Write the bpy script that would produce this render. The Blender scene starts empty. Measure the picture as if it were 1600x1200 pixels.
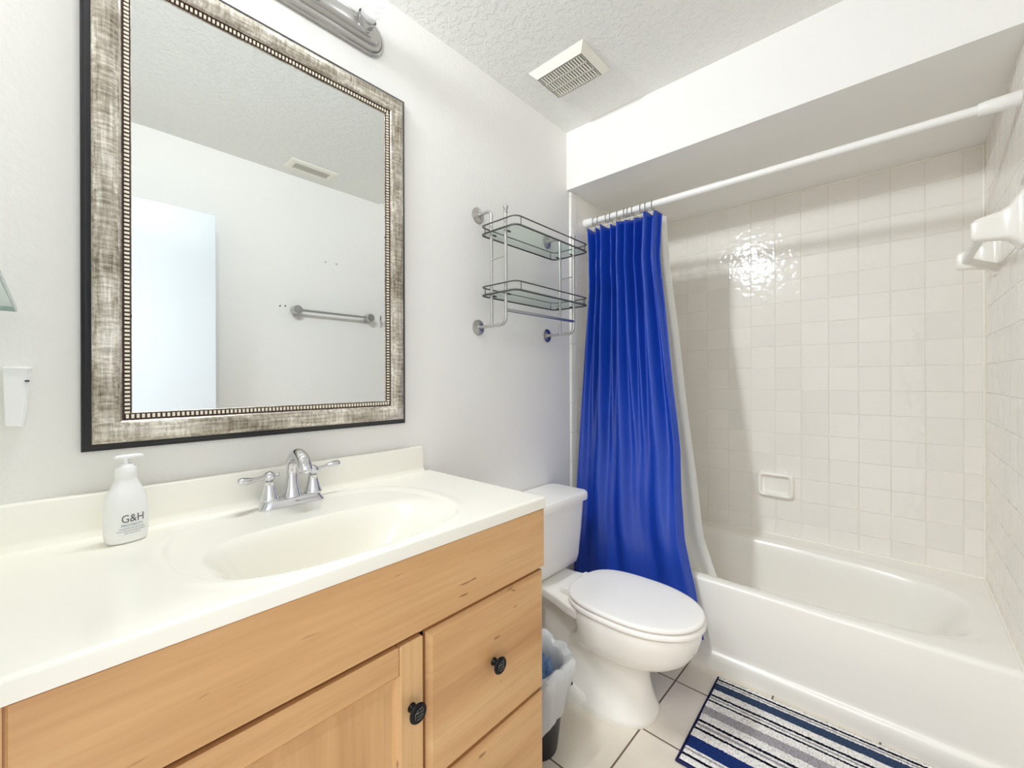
import bpy, bmesh, math, random
from mathutils import Vector, Matrix
random.seed(7)
SC = bpy.context.scene
COL = SC.collection
PI = math.pi

# ---------------------------------------------------------------- camera
cam_d = bpy.data.cameras.new('camera'); cam = bpy.data.objects.new('camera', cam_d); COL.objects.link(cam)
yaw = math.atan2(603, 660); cc, ss = math.cos(yaw), math.sin(yaw)
fw = Vector((cc, ss, 0)); rt0 = Vector((ss, -cc, 0)); up0 = Vector((0, 0, 1)); RO = .003
rt = (rt0 - RO*up0).normalized(); up = (up0 + RO*rt0).normalized()
m = Matrix.Identity(4)
for i in range(3):
    m[i][0] = rt[i]; m[i][1] = up[i]; m[i][2] = -fw[i]
m[0][3], m[1][3], m[2][3] = 0, 0, 1.2
cam.matrix_world = m
cam_d.sensor_width = 36; cam_d.lens = 660/1600*36; cam_d.shift_y = -.005; cam_d.clip_start = .02
SC.camera = cam

# ---------------------------------------------------------------- light, world, exposure
w = bpy.data.worlds.new('world'); SC.world = w; w.use_nodes = True
w.node_tree.nodes['Background'].inputs[0].default_value = (.95, .97, 1, 1)
w.node_tree.nodes['Background'].inputs[1].default_value = .6
def area(name, loc, target, sx, sy, power, color):
    l = bpy.data.lights.new(name, 'AREA'); l.shape = 'RECTANGLE'; l.size = sx; l.size_y = sy; l.energy = power; l.color = color
    o = bpy.data.objects.new(name, l); COL.objects.link(o); o.location = loc
    o.rotation_euler = (Vector(target)-Vector(loc)).to_track_quat('-Z', 'Y').to_euler(); return o
area('hall_fill', (-.95, .66, 2.42), (-.75, .60, 0), 1.1, .8, 26, (.93, .97, 1))  # added fill light beyond the doorway, no such source is seen
BULB_W = 3.8
SC.view_settings.view_transform = 'Standard'; SC.view_settings.look = 'None'
SC.view_settings.gamma = 1; SC.view_settings.use_curve_mapping = False
SC.view_settings.exposure = 1.30
CY = SC.cycles
CY.max_bounces = 14; CY.diffuse_bounces = 8; CY.glossy_bounces = 6; CY.transmission_bounces = 10; CY.transparent_max_bounces = 12
CY.sample_clamp_indirect = 6; CY.caustics_reflective = False; CY.caustics_refractive = False

# ---------------------------------------------------------------- materials
def srgb(*c):
    return tuple((x/255/12.92 if x <= 10 else ((x/255+.055)/1.055)**2.4) for x in c) + (1,)
class NT:
    def __init__(s, name):
        s.m = bpy.data.materials.new(name); s.m.use_nodes = True; s.t = s.m.node_tree
        s.b = s.t.nodes['Principled BSDF']
    def n(s, typ, **kw):
        nd = s.t.nodes.new(typ)
        for k, v in kw.items():
            if k.startswith('i_'):
                key = k[2:]; key = int(key) if key.isdigit() else key.replace('_', ' ')
                nd.inputs[key].default_value = v
            else: setattr(nd, k, v)
        return nd
    def l(s, a, b): s.t.links.new(a, b)
    def math(s, op, a, b=None, c=None):
        nd = s.t.nodes.new('ShaderNodeMath'); nd.operation = op
        for i, x in enumerate((a, b, c)):
            if x is None: continue
            if isinstance(x, (int, float)): nd.inputs[i].default_value = x
            else: s.l(x, nd.inputs[i])
        return nd.outputs[0]
    def coords(s, scale=(1, 1, 1), rot=(0, 0, 0)):
        tc = s.n('ShaderNodeTexCoord'); mp = s.n('ShaderNodeMapping'); s.l(tc.outputs['Object'], mp.inputs[0])
        mp.inputs['Scale'].default_value = scale; mp.inputs['Rotation'].default_value = rot
        return mp.outputs[0]
    def noise(s, vec, scale, detail=3, rough=.5):
        nd = s.n('ShaderNodeTexNoise'); s.l(vec, nd.inputs['Vector']); nd.inputs['Scale'].default_value = scale
        nd.inputs['Detail'].default_value = detail; nd.inputs['Roughness'].default_value = rough
        return nd.outputs['Fac']
    def ramp(s, fac, stops, interp='LINEAR'):
        nd = s.n('ShaderNodeValToRGB'); cr = nd.color_ramp; cr.interpolation = interp
        while len(cr.elements) < len(stops): cr.elements.new(.5)
        for e, (p, c) in zip(cr.elements, stops): e.position = p; e.color = c
        s.l(fac, nd.inputs[0]); return nd.outputs[0]
    def mix(s, fac, a, b, bt='MIX'):
        nd = s.n('ShaderNodeMix', data_type='RGBA', blend_type=bt)
        for i, x in ((0, fac), (6, a), (7, b)):
            if isinstance(x, (int, float, tuple)): nd.inputs[i].default_value = x
            else: s.l(x, nd.inputs[i])
        return nd.outputs[2]
    def bump(s, h, dist, strength=1):
        nd = s.n('ShaderNodeBump'); s.l(h, nd.inputs['Height']); nd.inputs['Distance'].default_value = dist
        nd.inputs['Strength'].default_value = strength; s.l(nd.outputs[0], s.b.inputs['Normal']); return nd
    def set(s, **kw):
        for k, v in kw.items():
            k = k.replace('_', ' ')
            if isinstance(v, (int, float, tuple)): s.b.inputs[k].default_value = v
            else: s.l(v, s.b.inputs[k])
        return s

def plain(name, col, rough=.5, metal=0, spec=.5, var=.0, coat=0, bump=0, bscale=60):
    t = NT(name); v = t.coords()
    if var:
        f = t.noise(v, 14, 4)
        c2 = tuple(x*(1-var) for x in col[:3])+(1,)
        t.set(Base_Color=t.mix(f, col, c2))
    else: t.set(Base_Color=col)
    t.set(Roughness=rough, Metallic=metal, Specular_IOR_Level=spec, Coat_Weight=coat)
    if bump: t.bump(t.noise(v, bscale, 3), bump)
    return t.m

def paint(name, col, scale, dist, rough=.55, knock=False):
    t = NT(name); v = t.coords(); a = t.noise(v, scale, 4, .55)
    if knock:
        a = t.ramp(a, [(.46, (0, 0, 0, 1)), (.56, (1, 1, 1, 1))])
        b = t.noise(v, scale*3, 2); a = t.math('MULTIPLY_ADD', b, .25, a)
    t.set(Base_Color=col, Roughness=rough, Specular_IOR_Level=.35); t.bump(a, dist); return t.m

def tile(name, ax, p, oh, oz, col, grout, gw, rough, wav):
    """square glazed tiles on a plane; ax = horizontal axis name"""
    t = NT(name); tc = t.n('ShaderNodeTexCoord'); sp = t.n('ShaderNodeSeparateXYZ'); t.l(tc.outputs['Object'], sp.inputs[0])
    axes = ax; ds = []; ids = []
    for a, o in zip(axes, (oh, oz)):
        q = t.math('MULTIPLY', t.math('SUBTRACT', sp.outputs[a], o), 1/p)
        fr = t.math('FRACT', q); ids.append(t.math('FLOOR', q))
        d = t.math('MULTIPLY', t.math('MINIMUM', fr, t.math('SUBTRACT', 1, fr)), p); ds.append(d)
    d = t.math('MINIMUM', ds[0], ds[1])
    mr = t.n('ShaderNodeMapRange', interpolation_type='SMOOTHSTEP'); t.l(d, mr.inputs[0])
    mr.inputs[1].default_value = gw*.5; mr.inputs[2].default_value = gw*.5+.0016
    v = tc.outputs['Object']
    cmb = t.n('ShaderNodeCombineXYZ'); t.l(ids[0], cmb.inputs[0]); t.l(ids[1], cmb.inputs[1])
    wn = t.n('ShaderNodeTexWhiteNoise', noise_dimensions='3D'); t.l(cmb.outputs[0], wn.inputs[0])
    c2 = tuple(x*.95 for x in col[:3])+(1,)
    base = t.mix(wn.outputs['Value'], col, c2)
    if wav < 0:
        f = t.noise(v, 5, 5, .6); base = t.mix(t.ramp(f, [(.35, (0, 0, 0, 1)), (.7, (1, 1, 1, 1))]), base, tuple(x*.86 for x in col[:3])+(1,))
    g2 = tuple(x*1.14 for x in grout[:3])+(1,)
    gr = t.mix(t.noise(v, 9, 2), grout, g2)
    t.set(Base_Color=t.mix(mr.outputs[0], gr, base))
    r = t.n('ShaderNodeMapRange'); t.l(mr.outputs[0], r.inputs[0]); r.inputs[3].default_value = .7; r.inputs[4].default_value = rough
    t.set(Roughness=r.outputs[0])
    h = t.math('MULTIPLY_ADD', t.noise(v, 30 if wav > 0 else 12, 1), abs(wav), t.math('MULTIPLY', mr.outputs[0], 1.0))
    t.bump(h, .0012); return t.m

def wood(name, grain, tint=1.0):
    t = NT(name); sc = [9, 9, 9]; sc[grain] = .9
    v = t.coords(tuple(sc)); big = t.noise(v, 1.1, 4, .55)
    sc2 = [60, 60, 60]; sc2[grain] = 2.2
    v2 = t.coords(tuple(sc2)); fine = t.noise(v2, 1.5, 3, .6)
    k = tint
    base = t.ramp(big, [(.3, srgb(int(188*k), int(141*k), int(92*k))), (.5, srgb(int(208*k), int(163*k), int(112*k))), (.72, srgb(int(218*k), int(178*k), int(128*k)))])
    base = t.mix(t.ramp(fine, [(.35, (0, 0, 0, 1)), (.65, (1, 1, 1, 1))]), t.mix(1, base, (.93, .9, .86, 1), 'MULTIPLY'), base)
    sc3 = [60, 60, 60]; sc3[grain] = 14
    v3 = t.coords(tuple(sc3), (.12, .1, .14)); fl = t.noise(v3, 1.0, 1, .4)
    flm = t.ramp(fl, [(.755, (0, 0, 0, 1)), (.80, (1, 1, 1, 1))])
    base = t.mix(t.math('MULTIPLY', flm, .75), base, srgb(118, 70, 30))
    t.set(Base_Color=base, Roughness=.36, Specular_IOR_Level=.45, Coat_Weight=.15, Coat_Roughness=.25)
    return t.m

M = {}
M['wall'] = paint('wall_paint', srgb(238, 236, 232), 95, .0010)
M['ceiling'] = paint('ceiling_texture', srgb(236, 235, 231), 44, .0012, .6, True)
M['soffit'] = paint('soffit_paint', srgb(237, 235, 232), 120, .0004)
M['floor'] = tile('floor_tile', 'XY', .3048, 1.3685, .655, srgb(232, 223, 208), srgb(104, 88, 74), .004, .32, -.35)
TILEC = srgb(242, 238, 231); GROUT = srgb(238, 234, 226)
M['tile_b'] = tile('glazed_tile_back', 'YZ', .1158, .6032, .443, TILEC, GROUT, .0016, .12, 1.5)
M['tile_s'] = tile('glazed_tile_side', 'XZ', .1158, 1.878, .443, TILEC, srgb(242, 238, 231), .0010, .14, .5)
M['caulk'] = plain('white_caulk', srgb(240, 237, 228), .4)
M['door'] = plain('door_white', srgb(224, 229, 234), .35)
M['marble'] = plain('cultured_marble', srgb(240, 236, 224), .22, var=.02, coat=.2)
M['porcelain'] = plain('porcelain', srgb(245, 242, 235), .24)
M['seat_plastic'] = plain('seat_plastic', srgb(244, 241, 236), .3)
M['enamel'] = plain('tub_enamel', srgb(242, 239, 232), .26)
M['chrome'] = plain('chrome', (.74, .74, .76, 1), .04, 1)
M['nickel'] = plain('brushed_nickel', (.60, .59, .575, 1), .28, 1, var=.1)
M['dark_wire'] = plain('grey_wire', (.13, .128, .125, 1), .42, 1)
M['white_plastic'] = plain('white_plastic', srgb(240, 240, 238), .35)
M['vent_plastic'] = plain('vent_plastic', srgb(238, 234, 222), .45)
M['vent_shade'] = plain('vent_shade', srgb(22, 20, 18), .9)  # shade inside the vents, put into the colour
M['black'] = plain('black_lacquer', srgb(16, 16, 24), .32, var=.3)
M['knob'] = plain('black_iron', srgb(20, 20, 22), .4, .6)
M['knob_hi'] = plain('worn_pewter', srgb(112, 110, 106), .4, .8)
M['wood_h'] = wood('maple_horizontal', 0)
M['wood_v'] = wood('maple_vertical', 2)
M['wood_dark'] = wood('maple_edge', 2, .82)
M['gap'] = plain('dark_reveal', srgb(58, 30, 18), .8)
M['ink'] = plain('grey_ink', srgb(84, 84, 88), .6)
M['ink2'] = plain('pale_blue_ink', srgb(178, 190, 196), .6)
M['bottle'] = plain('bottle_plastic', srgb(240, 240, 238), .3)
M['bead_dark'] = plain('bead_dark', srgb(66, 34, 28), .5)
M['bead_light'] = plain('bead_light', srgb(240, 234, 214), .4)
M['rod'] = plain('rod_white', srgb(242, 241, 238), .3)
M['bin'] = plain('bin_black', srgb(14, 16, 24), .4)
M['bulb_base'] = plain('bulb_base', srgb(245, 245, 245), .4)

def silver():
    t = NT('champagne_leaf'); a = t.noise(t.coords((160, 160, 12)), 1, 4, .65); b = t.noise(t.coords((12, 160, 160)), 1, 4, .65)
    c = t.noise(t.coords((10, 10, 10)), 1, 3)
    f = t.math('MULTIPLY', t.math('ADD', a, b), .5); f = t.math('MULTIPLY_ADD', c, .35, t.math('MULTIPLY', f, .75))
    col = t.ramp(f, [(.40, srgb(98, 88, 76)), (.49, srgb(156, 146, 130)), (.57, srgb(194, 186, 172)), (.66, srgb(238, 232, 220))])
    sp = t.ramp(t.noise(t.coords(), 85, 1), [(.77, (0, 0, 0, 1)), (.79, (1, 1, 1, 1))])
    t.set(Base_Color=t.mix(sp, col, srgb(40, 30, 24)), Metallic=.45, Roughness=.36); t.bump(f, .0015); return t.m
M['silver'] = silver()
def mirror_mat():
    t = NT('mirror_silvering'); t.set(Base_Color=(.90, .935, .925, 1), Metallic=1, Roughness=.0); return t.m
M['mirror'] = mirror_mat()
def glass_mat(name, col):
    t = NT(name); t.set(Base_Color=col, Transmission_Weight=1, Roughness=.02, IOR=1.45, Specular_IOR_Level=.5)
    # thin panes: let light straight through so that shadows stay pale
    tr = t.n('ShaderNodeBsdfTransparent'); tr.inputs[0].default_value = col
    gl = t.n('ShaderNodeBsdfGlossy'); gl.inputs['Roughness'].default_value = .02
    lw = t.n('ShaderNodeLayerWeight'); fac = t.math('MULTIPLY_ADD', t.math('POWER', lw.outputs['Facing'], 4), .35, .04)
    mx = t.n('ShaderNodeMixShader'); t.l(fac, mx.inputs[0]); t.l(tr.outputs[0], mx.inputs[1]); t.l(gl.outputs[0], mx.inputs[2])
    t.l(mx.outputs[0], t.t.nodes['Material Output'].inputs[0]); return t.m
M['glass'] = glass_mat('shelf_glass', (.90, .95, .925, 1))
M['glass_edge'] = plain('glass_edge', srgb(150, 172, 164), .15)
def bulb_mat():
    t = NT('lit_tube'); t.set(Base_Color=(.85, .85, .85, 1), Emission_Color=(1, .99, .97, 1), Emission_Strength=.16); return t.m
M['bulb'] = bulb_mat()
def satin():
    t = NT('blue_satin'); v = t.coords(); f = t.noise(v, 3, 3)
    t.set(Base_Color=t.mix(f, srgb(12, 56, 160), srgb(17, 70, 182)), Roughness=.40, Specular_IOR_Level=.7)
    t.bump(t.noise(t.coords((9, 9, 5)), 1, 2), .010, .5); return t.m
M['satin'] = satin()
def thin(name, col, tr, rough=.4):
    t = NT(name); t.set(Base_Color=col, Roughness=rough, Transmission_Weight=0)
    d = t.n('ShaderNodeBsdfTranslucent'); d.inputs[0].default_value = col
    mx = t.n('ShaderNodeMixShader'); mx.inputs[0].default_value = tr
    t.l(t.b.outputs[0], mx.inputs[1]); t.l(d.outputs[0], mx.inputs[2]); t.l(mx.outputs[0], t.t.nodes['Material Output'].inputs[0]); return t.m
M['liner'] = thin('white_vinyl', srgb(238, 238, 234), .35)
M['bag'] = thin('white_film', srgb(242, 244, 246), .4, .25)
M['blue_film'] = thin('blue_film', srgb(150, 180, 216), .3, .25)

RX = [  # rug stripes: (distance from the tub-side edge, colour)
 (0, 'n'), (.004, 'w'), (.0165, 'k'), (.0255, 'w'), (.033, 'g'), (.039, 'w'), (.046, 'd'), (.085, 'w'), (.118, 'k'), (.1285, 'w'), (.136, 'g'), (.143, 'w'),
 (.150, 'k'), (.1605, 'w'), (.196, 'g'), (.236, 'w'), (.270, 'k'), (.281, 'w'), (.289, 'g'), (.3, 'w'), (.310, 'k'), (.3215, 'w'), (.357, 's'), (.407, 'w'), (.415, 'g'), (.424, 'w'), (.436, 'k'), (.447, 'w'), (.469, 'n')]
RC = {'n': srgb(20, 26, 84), 'w': srgb(243, 240, 236), 'k': srgb(16, 18, 36), 'g': srgb(168, 164, 168), 's': srgb(30, 52, 112), 'd': srgb(56, 72, 100)}
RUGW = .474
def rug_mat():
    t = NT('striped_chenille'); tc = t.n('ShaderNodeTexCoord'); sp = t.n('ShaderNodeSeparateXYZ'); t.l(tc.outputs['Object'], sp.inputs[0])
    nz = t.noise(t.coords((60, 130, 1)), 1, 1)
    x = t.math('ADD', sp.outputs[0], t.math('MULTIPLY_ADD', nz, .0034, -.0017))
    f = t.math('MULTIPLY', x, -1/RUGW)
    # local x runs from 0 at the tub side to -RUGW; a ramp holds at most 32 stops
    col = t.ramp(f, [(max(0, a/RUGW), RC[c]) for a, c in RX], 'CONSTANT')
    sh = t.ramp(t.noise(t.coords((90, 260, 90)), 1, 2), [(.3, (.66, .65, .66, 1)), (.58, (1, 1, 1, 1))])
    t.set(Base_Color=t.mix(1, col, sh, 'MULTIPLY'), Roughness=.95, Specular_IOR_Level=.1)
    t.bump(t.noise(t.coords((120, 300, 1)), 1, 2), .004); return t.m
M['rug'] = rug_mat()
M['navy'] = plain('navy_binding', srgb(20, 24, 74), .8, bump=.001, bscale=300)

# ---------------------------------------------------------------- mesh helpers
class MB:
    def __init__(s): s.v = []; s.f = []; s.m = []; s.s = []
    def add(s, verts, faces, mat=0, smooth=False):
        o = len(s.v); s.v += [tuple(v) for v in verts]
        for f in faces: s.f.append([i+o for i in f]); s.m.append(mat); s.s.append(smooth)
        return s
    def box(s, x0, x1, y0, y1, z0, z1, bev=0, seg=2, mat=0):
        x0, x1 = sorted((x0, x1)); y0, y1 = sorted((y0, y1)); z0, z1 = sorted((z0, z1))
        bm = bmesh.new(); bmesh.ops.create_cube(bm, size=1)
        for v in bm.verts: v.co = Vector(((x0+x1)/2+v.co.x*(x1-x0), (y0+y1)/2+v.co.y*(y1-y0), (z0+z1)/2+v.co.z*(z1-z0)))
        if bev: bmesh.ops.bevel(bm, geom=bm.edges[:], offset=bev, segments=seg, affect='EDGES', profile=.5)
        bm.verts.index_update()
        s.add([v.co[:] for v in bm.verts], [[v.index for v in f.verts] for f in bm.faces], mat, bool(bev) and seg > 1); bm.free(); return s
    def loft(s, rings, cap0=True, cap1=True, mat=0, smooth=True, closed=True):
        n = len(rings[0]); vs = [p for r in rings for p in r]; fs = []
        for i in range(len(rings)-1):
            for j in range(n if closed else n-1):
                k = (j+1) % n; fs.append([i*n+j, i*n+k, (i+1)*n+k, (i+1)*n+j])
        if cap0: fs.append(list(range(n))[::-1])
        if cap1: fs.append([(len(rings)-1)*n+j for j in range(n)])
        return s.add(vs, fs, mat, smooth)
    def tube(s, pts, r, n=12, closed=False, mat=0, flat=1):
        pts = [Vector(p) for p in pts]; N = len(pts); rs = r if isinstance(r, (list, tuple)) else [r]*N
        T = []
        for i in range(N):
            a = pts[(i-1) % N] if closed or i else pts[0]; b = pts[(i+1) % N] if closed or i < N-1 else pts[-1]
            T.append((b-a).normalized())
        u = T[0].orthogonal().normalized(); rings = []
        for i in range(N):
            u = (u - T[i]*u.dot(T[i])).normalized(); v = T[i].cross(u)
            rings.append([pts[i]+(u*math.cos(2*PI*j/n)+v*math.sin(2*PI*j/n)*flat)*rs[i] for j in range(n)])
        if closed: rings.append(rings[0])
        return s.loft(rings, not closed, not closed, mat)
    def lathe(s, prof, o, axis=(0, 0, 1), n=24, mat=0, cap0=True, cap1=True):
        o = Vector(o); a = Vector(axis).normalized(); u = a.orthogonal().normalized(); v = a.cross(u)
        return s.loft([[o+a*h+(u*math.cos(2*PI*j/n)+v*math.sin(2*PI*j/n))*max(r, 1e-5) for j in range(n)] for r, h in prof], cap0, cap1, mat)
    def ball(s, c, r, n=16, mat=0, sc=(1, 1, 1)):
        c = Vector(c); R = []
        for i in range(n//2+1):
            a = -PI/2+PI*i/(n//2); rr = max(math.cos(a), 1e-4)
            R.append([c+Vector((rr*math.cos(2*PI*j/n)*sc[0], rr*math.sin(2*PI*j/n)*sc[1], math.sin(a)*sc[2]))*r for j in range(n)])
        return s.loft(R, True, True, mat)
    def grid(s, P, mat=0, smooth=True):
        n, k = len(P), len(P[0]); vs = [p for r in P for p in r]
        fs = [[i*k+j, i*k+j+1, (i+1)*k+j+1, (i+1)*k+j] for i in range(n-1) for j in range(k-1)]
        return s.add(vs, fs, mat, smooth)
    def build(s, name, mats, parent=None, loc=(0, 0, 0), recalc=True):
        if not isinstance(mats, (list, tuple)): mats = [mats]
        if parent is not None: loc = root_loc(parent)
        me = bpy.data.meshes.new(name); L = Vector(loc)
        me.from_pydata([Vector(v)-L for v in s.v], [], s.f)
        for mt in mats: me.materials.append(M[mt] if isinstance(mt, str) else mt)
        for p, mi, sm in zip(me.polygons, s.m, s.s): p.material_index = mi; p.use_smooth = sm
        if recalc:
            bm = bmesh.new(); bm.from_mesh(me); bmesh.ops.recalc_face_normals(bm, faces=bm.faces); bm.to_mesh(me); bm.free()
        if any(s.s): 
            try: me.set_sharp_from_angle(angle=math.radians(42))
            except Exception: pass
        o = bpy.data.objects.new(name, me); COL.objects.link(o)
        if parent is not None: o.parent = parent
        else: o.location = loc
        return o
LOC = {}
def root_loc(o):
    while o.parent: o = o.parent
    return tuple(o.location)
def tag(o, label, cat, group=None):
    o['label'] = label; o['category'] = cat
    if group: o['group'] = group
    return o
def thing(name, label, cat, loc, group=None):
    o = bpy.data.objects.new(name, None); COL.objects.link(o); o.location = loc; o.empty_display_size = .05
    return tag(o, label, cat, group)
def struct(name, mb, mat):
    o = mb.build(name, mat); o['kind'] = 'structure'; return o
def copy_tree(o, parent=None):
    c = o.copy(); COL.objects.link(c)
    if parent is not None: c.parent = parent
    for ch in [x for x in bpy.data.objects if x.parent == o]: copy_tree(ch, c)
    return c
def rr(cx, cy, hx, hy, r, z, n=5):
    P = []
    for q, (sx, sy) in enumerate(((1, 1), (-1, 1), (-1, -1), (1, -1))):
        for i in range(n+1):
            a = (q+i/n)*PI/2; P.append((cx+sx*(hx-r)+r*math.cos(a), cy+sy*(hy-r)+r*math.sin(a), z))
    return P
def sm(a, b, x):
    t = min(1, max(0, (x-a)/(b-a))); return t*t*(3-2*t)
def lerp(tab, x):
    for (a, b), (c, d) in zip(tab, tab[1:]):
        if x <= c: return b+(d-b)*max(0, (x-a))/(c-a)
    return tab[-1][1]

# ---------------------------------------------------------------- the room
D = 1.26; YO = -.28; XL = -.17; XB = 2.645; H = 2.468; SB = 2.172; XS = 1.802
TB = 2.633; TR = -.270; TL = 1.252       # faces of the tile on the back, right and left walls of the tub recess
struct('floor', MB().box(XL-1.2, XB+.1, YO-.1, D+.1, -.08, 0), 'floor')
struct('ceiling', MB().box(XL-.1, XB+.1, YO-.1, D+.1, H, H+.08), 'ceiling')
struct('wall_left', MB().box(XL-.1, XB+.1, D, D+.1, 0, H), 'wall')
struct('wall_back', MB().box(XB, XB+.1, YO, D, 0, H), 'wall')
struct('wall_right', MB().box(XL-.1, XB+.1, YO-.1, YO, 0, H), 'wall')
DY0, DY1, DZ = -.12, .62, 2.065
struct('wall_front', MB().box(XL-.1, XL, DY1, D, 0, H).box(XL-.1, XL, YO, DY0-.02, 0, H).box(XL-.1, XL, DY0-.02, DY1, DZ, H), 'wall')
struct('trim_1', MB().box(XL-.115, XL+.012, DY1, DY1+.06, 0, DZ+.06, .004).box(XL-.115, XL+.012, DY0-.02, DY1, DZ, DZ+.06, .004), 'door')
struct('door_1', MB().box(XL+.015, .584, -.158, -.122, .012, 2.055, .002, 1), 'door')
struct('wall_soffit', MB().box(XS, XB, YO, D, SB, H), 'soffit')
TZ = .36
struct('wall_tile_back', MB().box(TB, XB, TR, TL, TZ-.02, SB), 'tile_b')
struct('wall_tile_left', MB().box(1.876, TB, TL, D, 0, SB), 'tile_s')
struct('wall_tile_right', MB().box(1.80, TB, YO, TR, 0, SB), 'tile_s')
# bullnose edge tiles, one column of long rounded pieces
bn = MB()
z = 0.0
while z < SB-.002:
    z1 = min(z+.1535, SB); R = []
    for zz in (z+.0006, z1-.0006):
        R.append([(1.877, D, zz), (1.877, TL-.001, zz)]+[(1.836-.012*math.sin(a), TL-.001+.012*(1-math.cos(a)), zz) for a in [i*PI/10 for i in range(6)]]+[(1.824, D, zz)])
    bn.loft(R); z = z1
struct('trim_2', bn, 'enamel')
struct('trim_3', MB().tube([(TB-.002, TR+.003, TZ), (TB-.002, TR+.003, SB)], .0055, 8).tube([(TB-.003, TR, SB-.003), (TB-.003, TL, SB-.003)], .0045, 8)
       .tube([(1.88, TL-.002, SB-.003), (TB, TL-.002, SB-.003)], .004, 8)
       .tube([(TB-.004, TR, TZ), (TB-.004, TL, TZ)], .006, 8).tube([(1.865, TR+.004, TZ), (TB, TR+.004, TZ)], .006, 8), 'caulk')

# ---------------------------------------------------------------- bathtub
tub = thing('bathtub', 'long white alcove bathtub with flat apron below the tiled walls', 'bathtub', (1.86, .49, 0))
TX0, TX1, TY0, TY1, RZ = 1.858, 2.63, TR+.003, TL-.002, .358
def sup(x, y, cx, cy, a, b, n): return (abs((x-cx)/a)**n+abs((y-cy)/b)**n)**(1/n)
NXT, NYT = 150, 190
def tz(x, y):
    q = sup(x, y, 2.212, .485, .292, .685, 3.6)
    if q >= 1: 
        return RZ - .006*sm(1.10, 1.0, q)
    d = sm(-.012, .30, 1-q)
    return RZ-.006-.30*d
P = []
ys = [TY0+(TY1-TY0)*i/NYT for i in range(NYT+1)]; xs = [TX0+.018+(TX1-TX0-.018)*i/NXT for i in range(NXT+1)]
for y in ys:
    row = [(TX0+.02, y, 0), (TX0-.017, y, .0), (TX0-.016, y, .040), (TX0-.0145, y, .054), (TX0-.011, y, .062), (TX0-.006, y, .066), (TX0-.002, y, .069), (TX0, y, .074), (TX0, y, .09), (TX0, y, .2), (TX0, y, RZ-.018), (TX0+.0024, y, RZ-.009), (TX0+.009, y, RZ-.0024)]
    row += [(x, y, tz(x, y)) for x in xs]; P.append(row)
b = MB().grid(P)
b.build('basin', 'enamel', tub)
MB().lathe([(.022, -.004), (.03, 0), (.028, .006), (.0, .007)], (2.22, 1.0, .054), n=20).build('drain', 'chrome', tub)

# ---------------------------------------------------------------- soap dish set in the tiles
sd = thing('soap_dish', 'small white ceramic soap dish set into the tiled wall above the tub', 'soap dish', (TB, .487, .565))
y0, y1, z0, z1 = .402, .572, .562, .694; xf = TB-.026
def rrx(x, ya, yb, za, zb, r, n=6):
    return [(x, p[0], p[1]) for p in [(a, b_) for a, b_, _ in rr((ya+yb)/2, (za+zb)/2, (yb-ya)/2, (zb-za)/2, r, 0, n)]]
k = MB().loft([rrx(TB, y0, y1, z0, z1, .022), rrx(xf+.008, y0+.002, y1-.002, z0+.002, z1-.002, .022), rrx(xf+.002, y0+.005, y1-.005, z0+.005, z1-.005, .021),
     rrx(xf, y0+.010, y1-.010, z0+.010, z1-.010, .02), rrx(xf, y0+.014, y1-.014, z0+.014, z1-.014, .018), rrx(xf+.004, y0+.019, y1-.019, z0+.019, z1-.018, .015),
     rrx(xf+.020, y0+.021, y1-.021, z0+.022, z1-.020, .014), rrx(xf+.023, y0+.026, y1-.026, z0+.030, z1-.026, .012)], True, True)
k.build('dish_body', 'porcelain', sd)
MB().box(xf-.001, xf+.012, .458, .52, z0+.008, z0+.017, .003).build('front_lip', 'porcelain', sd)

# ---------------------------------------------------------------- ceramic towel bar on the right tiled wall
cb = thing('ceramic_towel_bar', 'white ceramic towel bar with two arms on the tiled wall at the tub end', 'towel bar', (2.14, TR, 1.65))
for xc in (1.915, 2.375):
    S = []
    for d, zc, hz, hx, r in ((0, 1.660, .080, .040, .010), (.006, 1.660, .080, .040, .012), (.014, 1.660, .068, .036, .014), (.028, 1.656, .050, .026, .014), (.045, 1.652, .042, .020, .012), (.075, 1.650, .037, .018, .012), (.094, 1.648, .034, .017, .012), (.103, 1.647, .026, .012, .010)):
        S.append([(p[0], TR+d, p[1]) for p in rr(xc, zc, hx, hz, r, 0, 5)])
    MB().loft(S).build('arm', 'porcelain', cb)
MB().box(1.93, 2.36, TR+.066, TR+.088, 1.634, 1.656, .003, 1).build('bar', 'white_plastic', cb)
# little metal hook at the very edge of the photograph
hk = thing('metal_bracket', 'small grey metal bracket on the right wall, above the ceramic towel bar', 'bracket', (1.72, YO, 1.72))
MB().box(1.66, 1.70, YO, YO+.006, 1.68, 1.77, .002, 1).build('plate', 'nickel', hk)
MB().loft([[(1.655, YO+.005, 1.70), (1.655, YO+.042, 1.70), (1.655, YO+.042, 1.716), (1.655, YO+.005, 1.73)], [(1.728, YO+.005, 1.705), (1.728, YO+.040, 1.705), (1.728, YO+.040, 1.716), (1.728, YO+.005, 1.724)]], smooth=False).build('hook', 'nickel', hk)

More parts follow.
